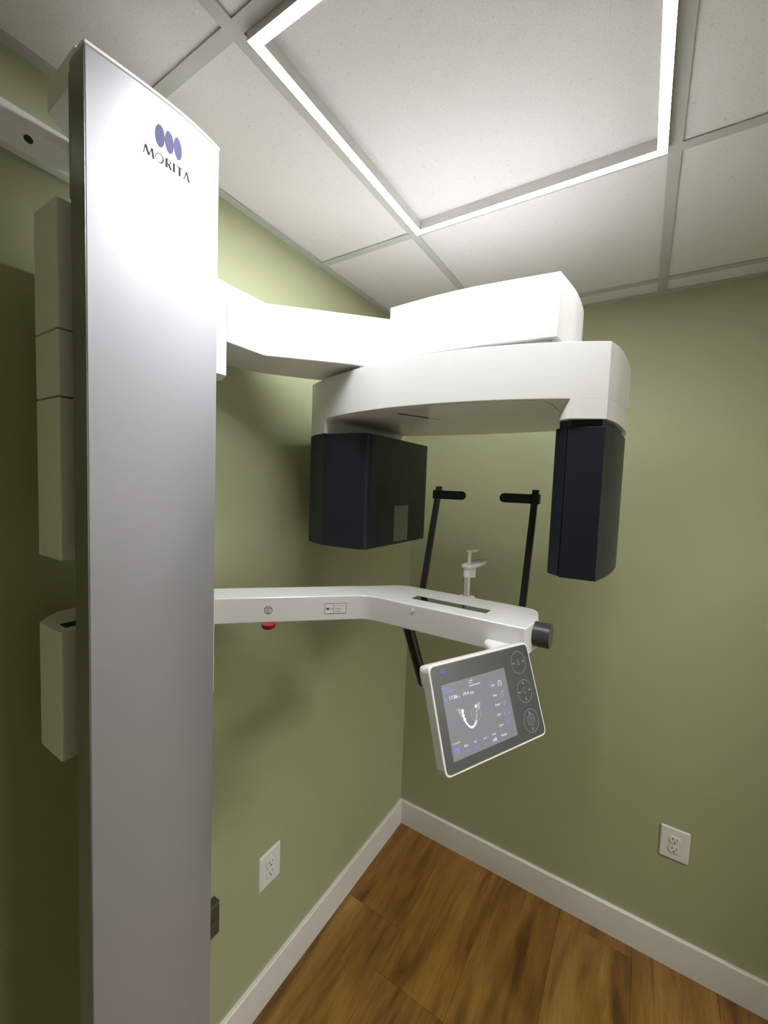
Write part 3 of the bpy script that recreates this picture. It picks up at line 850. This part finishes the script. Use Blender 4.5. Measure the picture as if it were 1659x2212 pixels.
pflat('mode_icon', [[(25.9, 130.1), (35.2, 130.1), (35.2, 131.2), (25.9, 131.2)], [(25.9, 130.1), (27.2, 130.1), (27.2, 137.4), (25.9, 137.4)], [(28.2, 132), (33.4, 132), (33.4, 133), (28.2, 133)]] + ring(31.0, 135.2, 2.4, 2.6, .9, 16) + [stroke((34.4, 131), (34.4, 138.2), 1.1)], 'ui_blue')
pflat('jaw_shape', [[(43.9, 75.8), (50.4, 75.4), (54.1, 78.3), (54.4, 85.2), (55.5, 95.0)]], 'ui_lav', t=.0008)
pflat('jaw_shape', [[(99.4, 75.5), (95.8, 85.3), (91.5, 88.0), (89.0, 84.7), (88.7, 77.5), (92.4, 76.1)]], 'ui_lav', t=.0008)
teeth = [(56.2, 81.4, 2.7, 3.6, .1), (56.4, 87.8, 2.6, 3.0, .05), (57.6, 94.0, 2.7, 3.2, -.15), (59.3, 98.6, 2.0, 2.3, -.5), (61.5, 102.2, 1.9, 2.3, -.6), (64.0, 105.6, 1.6, 2.3, -.5), (67.2, 108.2, 1.5, 2.2, -.25), (70.4, 109.1, 1.5, 2.2, 0), (73.6, 109.0, 1.5, 2.2, .15), (77.0, 107.7, 1.5, 2.2, .4), (79.8, 105.3, 1.8, 2.2, .5), (82.3, 102.8, 1.7, 2.0, .4), (87.1, 80.7, 2.3, 2.8, .1)]
for a, b2, rx, ry, ro in teeth: pflat('tooth_icon', [ell(a, b2, rx, ry, 14, ro)], 'ui_white')
for a, b2, rx, ry, ro in [(84.0, 98.6, 1.8, 2.4, .2), (86.0, 94.0, 2.5, 2.6, .1), (87.0, 88.2, 2.4, 2.8, .05)]: pflat('tooth_icon', [ell(a, b2, rx, ry, 14, ro)], 'ui_pink')
pflat('target_ring', ring(84.3, 91.9, 11.0, 10.6, .5, 44) + [stroke((73.8, 91.2), (83.2, 91.8), .4)], 'ui_orange', t=.0010)
# printed logo and keys
for a in (24.7, 28.2, 31.9): pflat('logo_oval', [ell(a, 16.0, 1.75, 4.0, 20)], 'logo_light', t=.0006)
pflat('logo_lettering', [[(18.9 + a * 18.2 / mw, 25.2 - b2 * 3.2) for a, b2 in p] for p in morita_polys(0.95)[0]], 'ui_ring', t=.0006)
def tri(cx, cy, ax, ay, s=2.6, w_=2.0):
    nx, ny = -ay, ax
    return [(cx + ax * s, cy + ay * s), (cx - ax * s + nx * w_, cy - ay * s + ny * w_), (cx - ax * s - nx * w_, cy - ay * s - ny * w_)]
keys = [(214.0, 32.4), (214.4, 83.2), (214.8, 134.3)]
for i, (a, b2) in enumerate(keys):
    pflat('key_ring', ring(a, b2, 20.0, 20.0, .75, 56), 'ui_ring', t=.0006)
    dirs = [[(-1, 0), (1, 0)], [(-1, 0), (1, 0), (0, -1), (0, 1)], [(0, -1), (0, 1)]][i]
    for x, y in dirs: pflat('key_arrow', [tri(a + 14.6 * x, b2 + 14.6 * y, x, y)], 'ui_arrow', t=.0006)
a, b2 = keys[0]
pflat('key_icon', ring(a, b2, 4.2, 5.0, .5, 26) + [stroke((a, b2 - 3), (a, b2 + 3), .45)], 'ui_ring', t=.0006)
a, b2 = keys[1]
pflat('key_icon', ring(a, b2 - 1, 4.4, 4.8, .5, 26) + [stroke((a, b2 + 1), (a + 3, b2 + 5), .45)], 'ui_ring', t=.0006)
a, b2 = keys[2]
ic = [(-9, -8), (10, -8), (10, 3), (7, 3), (7, -4.5), (-5, -4.5), (-5, 6), (-9, 6)]
pflat('key_icon', [stroke((a + ic[k][0], b2 + ic[k][1]), (a + ic[(k + 1) % 8][0], b2 + ic[(k + 1) % 8][1]), .6) for k in range(8)] + ring(a + 1, b2 + 6.2, 3.0, 3.0, .6, 20) + ring(a + 1, b2 - 0.5, 2.6, 3.0, .5, 18) + [stroke((a - 3, b2 - 11), (a + 6, b2 - 11), .6), stroke((a - 3, b2 - 11), (a - 3, b2 - 8), .6), stroke((a + 6, b2 - 11), (a + 6, b2 - 8), .6)], 'ui_ring', t=.0006)
# tongue that carries the panel
tong = fillet([(0.6880, -0.9300, 0), (0.6885, -0.9500, .014), (0.722, -0.990, .03), (0.752, -1.005, .01), (0.7720, -0.962, .008), (0.7660, -0.9300, 0)], 6)
prism('panel_bracket', tong, 1.3850, 1.4035, MT['white'], cp, bevel=0.007, seg=4, angle=24)

# ================================================================== wall outlets
def outlet(base, u, n, label):
    """base = world point at the plate centre on the wall; u = direction to the right; n = out of the wall"""
    fr = Frame(base, u, (0, 0, 1), n)
    root = empty('wall_outlet', base)
    tag(root, label, 'outlet', 'duplex outlets low on the walls')
    def lf(name, rings, material, parent, **kw):
        return from_bm(name, loft_bm([[tuple(fr(a, b2, t)) for a, b2 in pl] for pl, t in rings]), material, parent, **kw)
    w2, h2 = 0.0445, 0.0590
    rr = lambda i: rrect(-w2 + i, -h2 + i, w2 - i, h2 - i, .004)
    lf('cover_plate', [(rr(0), 0.0), (rr(0.0004), .0022), (rr(.0022), .0046), (rr(.006), .0056)], MT['trim'], root, angle=40)
    for cz in (0.0168, -0.0168):
        # receptacle face: round sides, flat top and bottom
        pts = []
        for k in range(40):
            t = 2 * math.pi * k / 40
            x, y = 0.0172 * math.cos(t), 0.0172 * math.sin(t)
            y = max(-.0138, min(.0138, y))
            pts.append((x, cz + y))
        sc3 = lambda s: [(x * s, cz + (y - cz) * s) for x, y in pts]
        rc = lf('receptacle', [(sc3(1.0), .0040), (sc3(1.0), .0082), (sc3(.93), .0090)], MT['trim'], root, angle=40)
        flat('prong_slot', [[(-.0078, cz + .0005), (-.0054, cz + .0005), (-.0054, cz + .0088), (-.0078, cz + .0088)]], fr, MT['slot'], rc, t=.0092, thick=.0004)
        flat('prong_slot', [[(.0054, cz + .0015), (.0074, cz + .0015), (.0074, cz + .0080), (.0054, cz + .0080)]], fr, MT['slot'], rc, t=.0092, thick=.0004)
        gh = [(.0026 * math.cos(t), cz - .0068 + .0026 * math.sin(t)) for t in [math.pi * k / 10 for k in range(11)]] + [(-.0026, cz - .0092), (.0026, cz - .0092)]
        flat('ground_hole', [gh], fr, MT['slot'], rc, t=.0092, thick=.0004)
    bm = lathe_bm([(.0030, 0), (.0030, .0008), (.0, .0012)], fr(0, 0, .0056), n, 16)
    from_bm('plate_screw', bm, MT['trim'], root)
    return root
outlet((0.0, -0.8895, 0.4650), (0, 1, 0), (1, 0, 0), 'white duplex outlet on the left wall beside the silver column')
outlet((1.1325, 0.0, 0.4610), (1, 0, 0), (0, -1, 0), 'white duplex outlet on the back wall above the baseboard at right')

# ================================================================== dark cable box behind the column
jb = prism('cable_box', fillet([(0.0, -1.225, 0), (0.025, -1.225, 0), (0.025, -1.0940, .003), (0.0, -1.0940, .001)]), 0.4495, 0.5430, MT['dark_box'], bevel=0.0012)
tag(jb, 'small dark grey metal cable box on the left wall half hidden by the column', 'box')
bm = lathe_bm([(.0028, 0), (.0028, .0006), (0, .0006)], (0.013, -1.1075, 0.5430), (0, 0, 1), 14)
from_bm('top_hole', bm, MT['slot'], jb)
FB = Frame((0.025, 0, 0), (0, 1, 0), (0, 0, 1), (1, 0, 0))
flat('front_marking', [[(-1.150, .4985), (-1.132, .4985), (-1.132, .5040), (-1.150, .5040)], [(-1.131, .4975), (-1.1225, .4975), (-1.1225, .5035), (-1.131, .5035)], [(-1.1215, .4990), (-1.1120, .4990), (-1.1120, .5055), (-1.1215, .5055)]], FB, MT['slot'], jb)
flat('lid_edge', [stroke((-1.224, .5405), (-1.0955, .5405), .0012)], FB, MT['sticker'], jb)
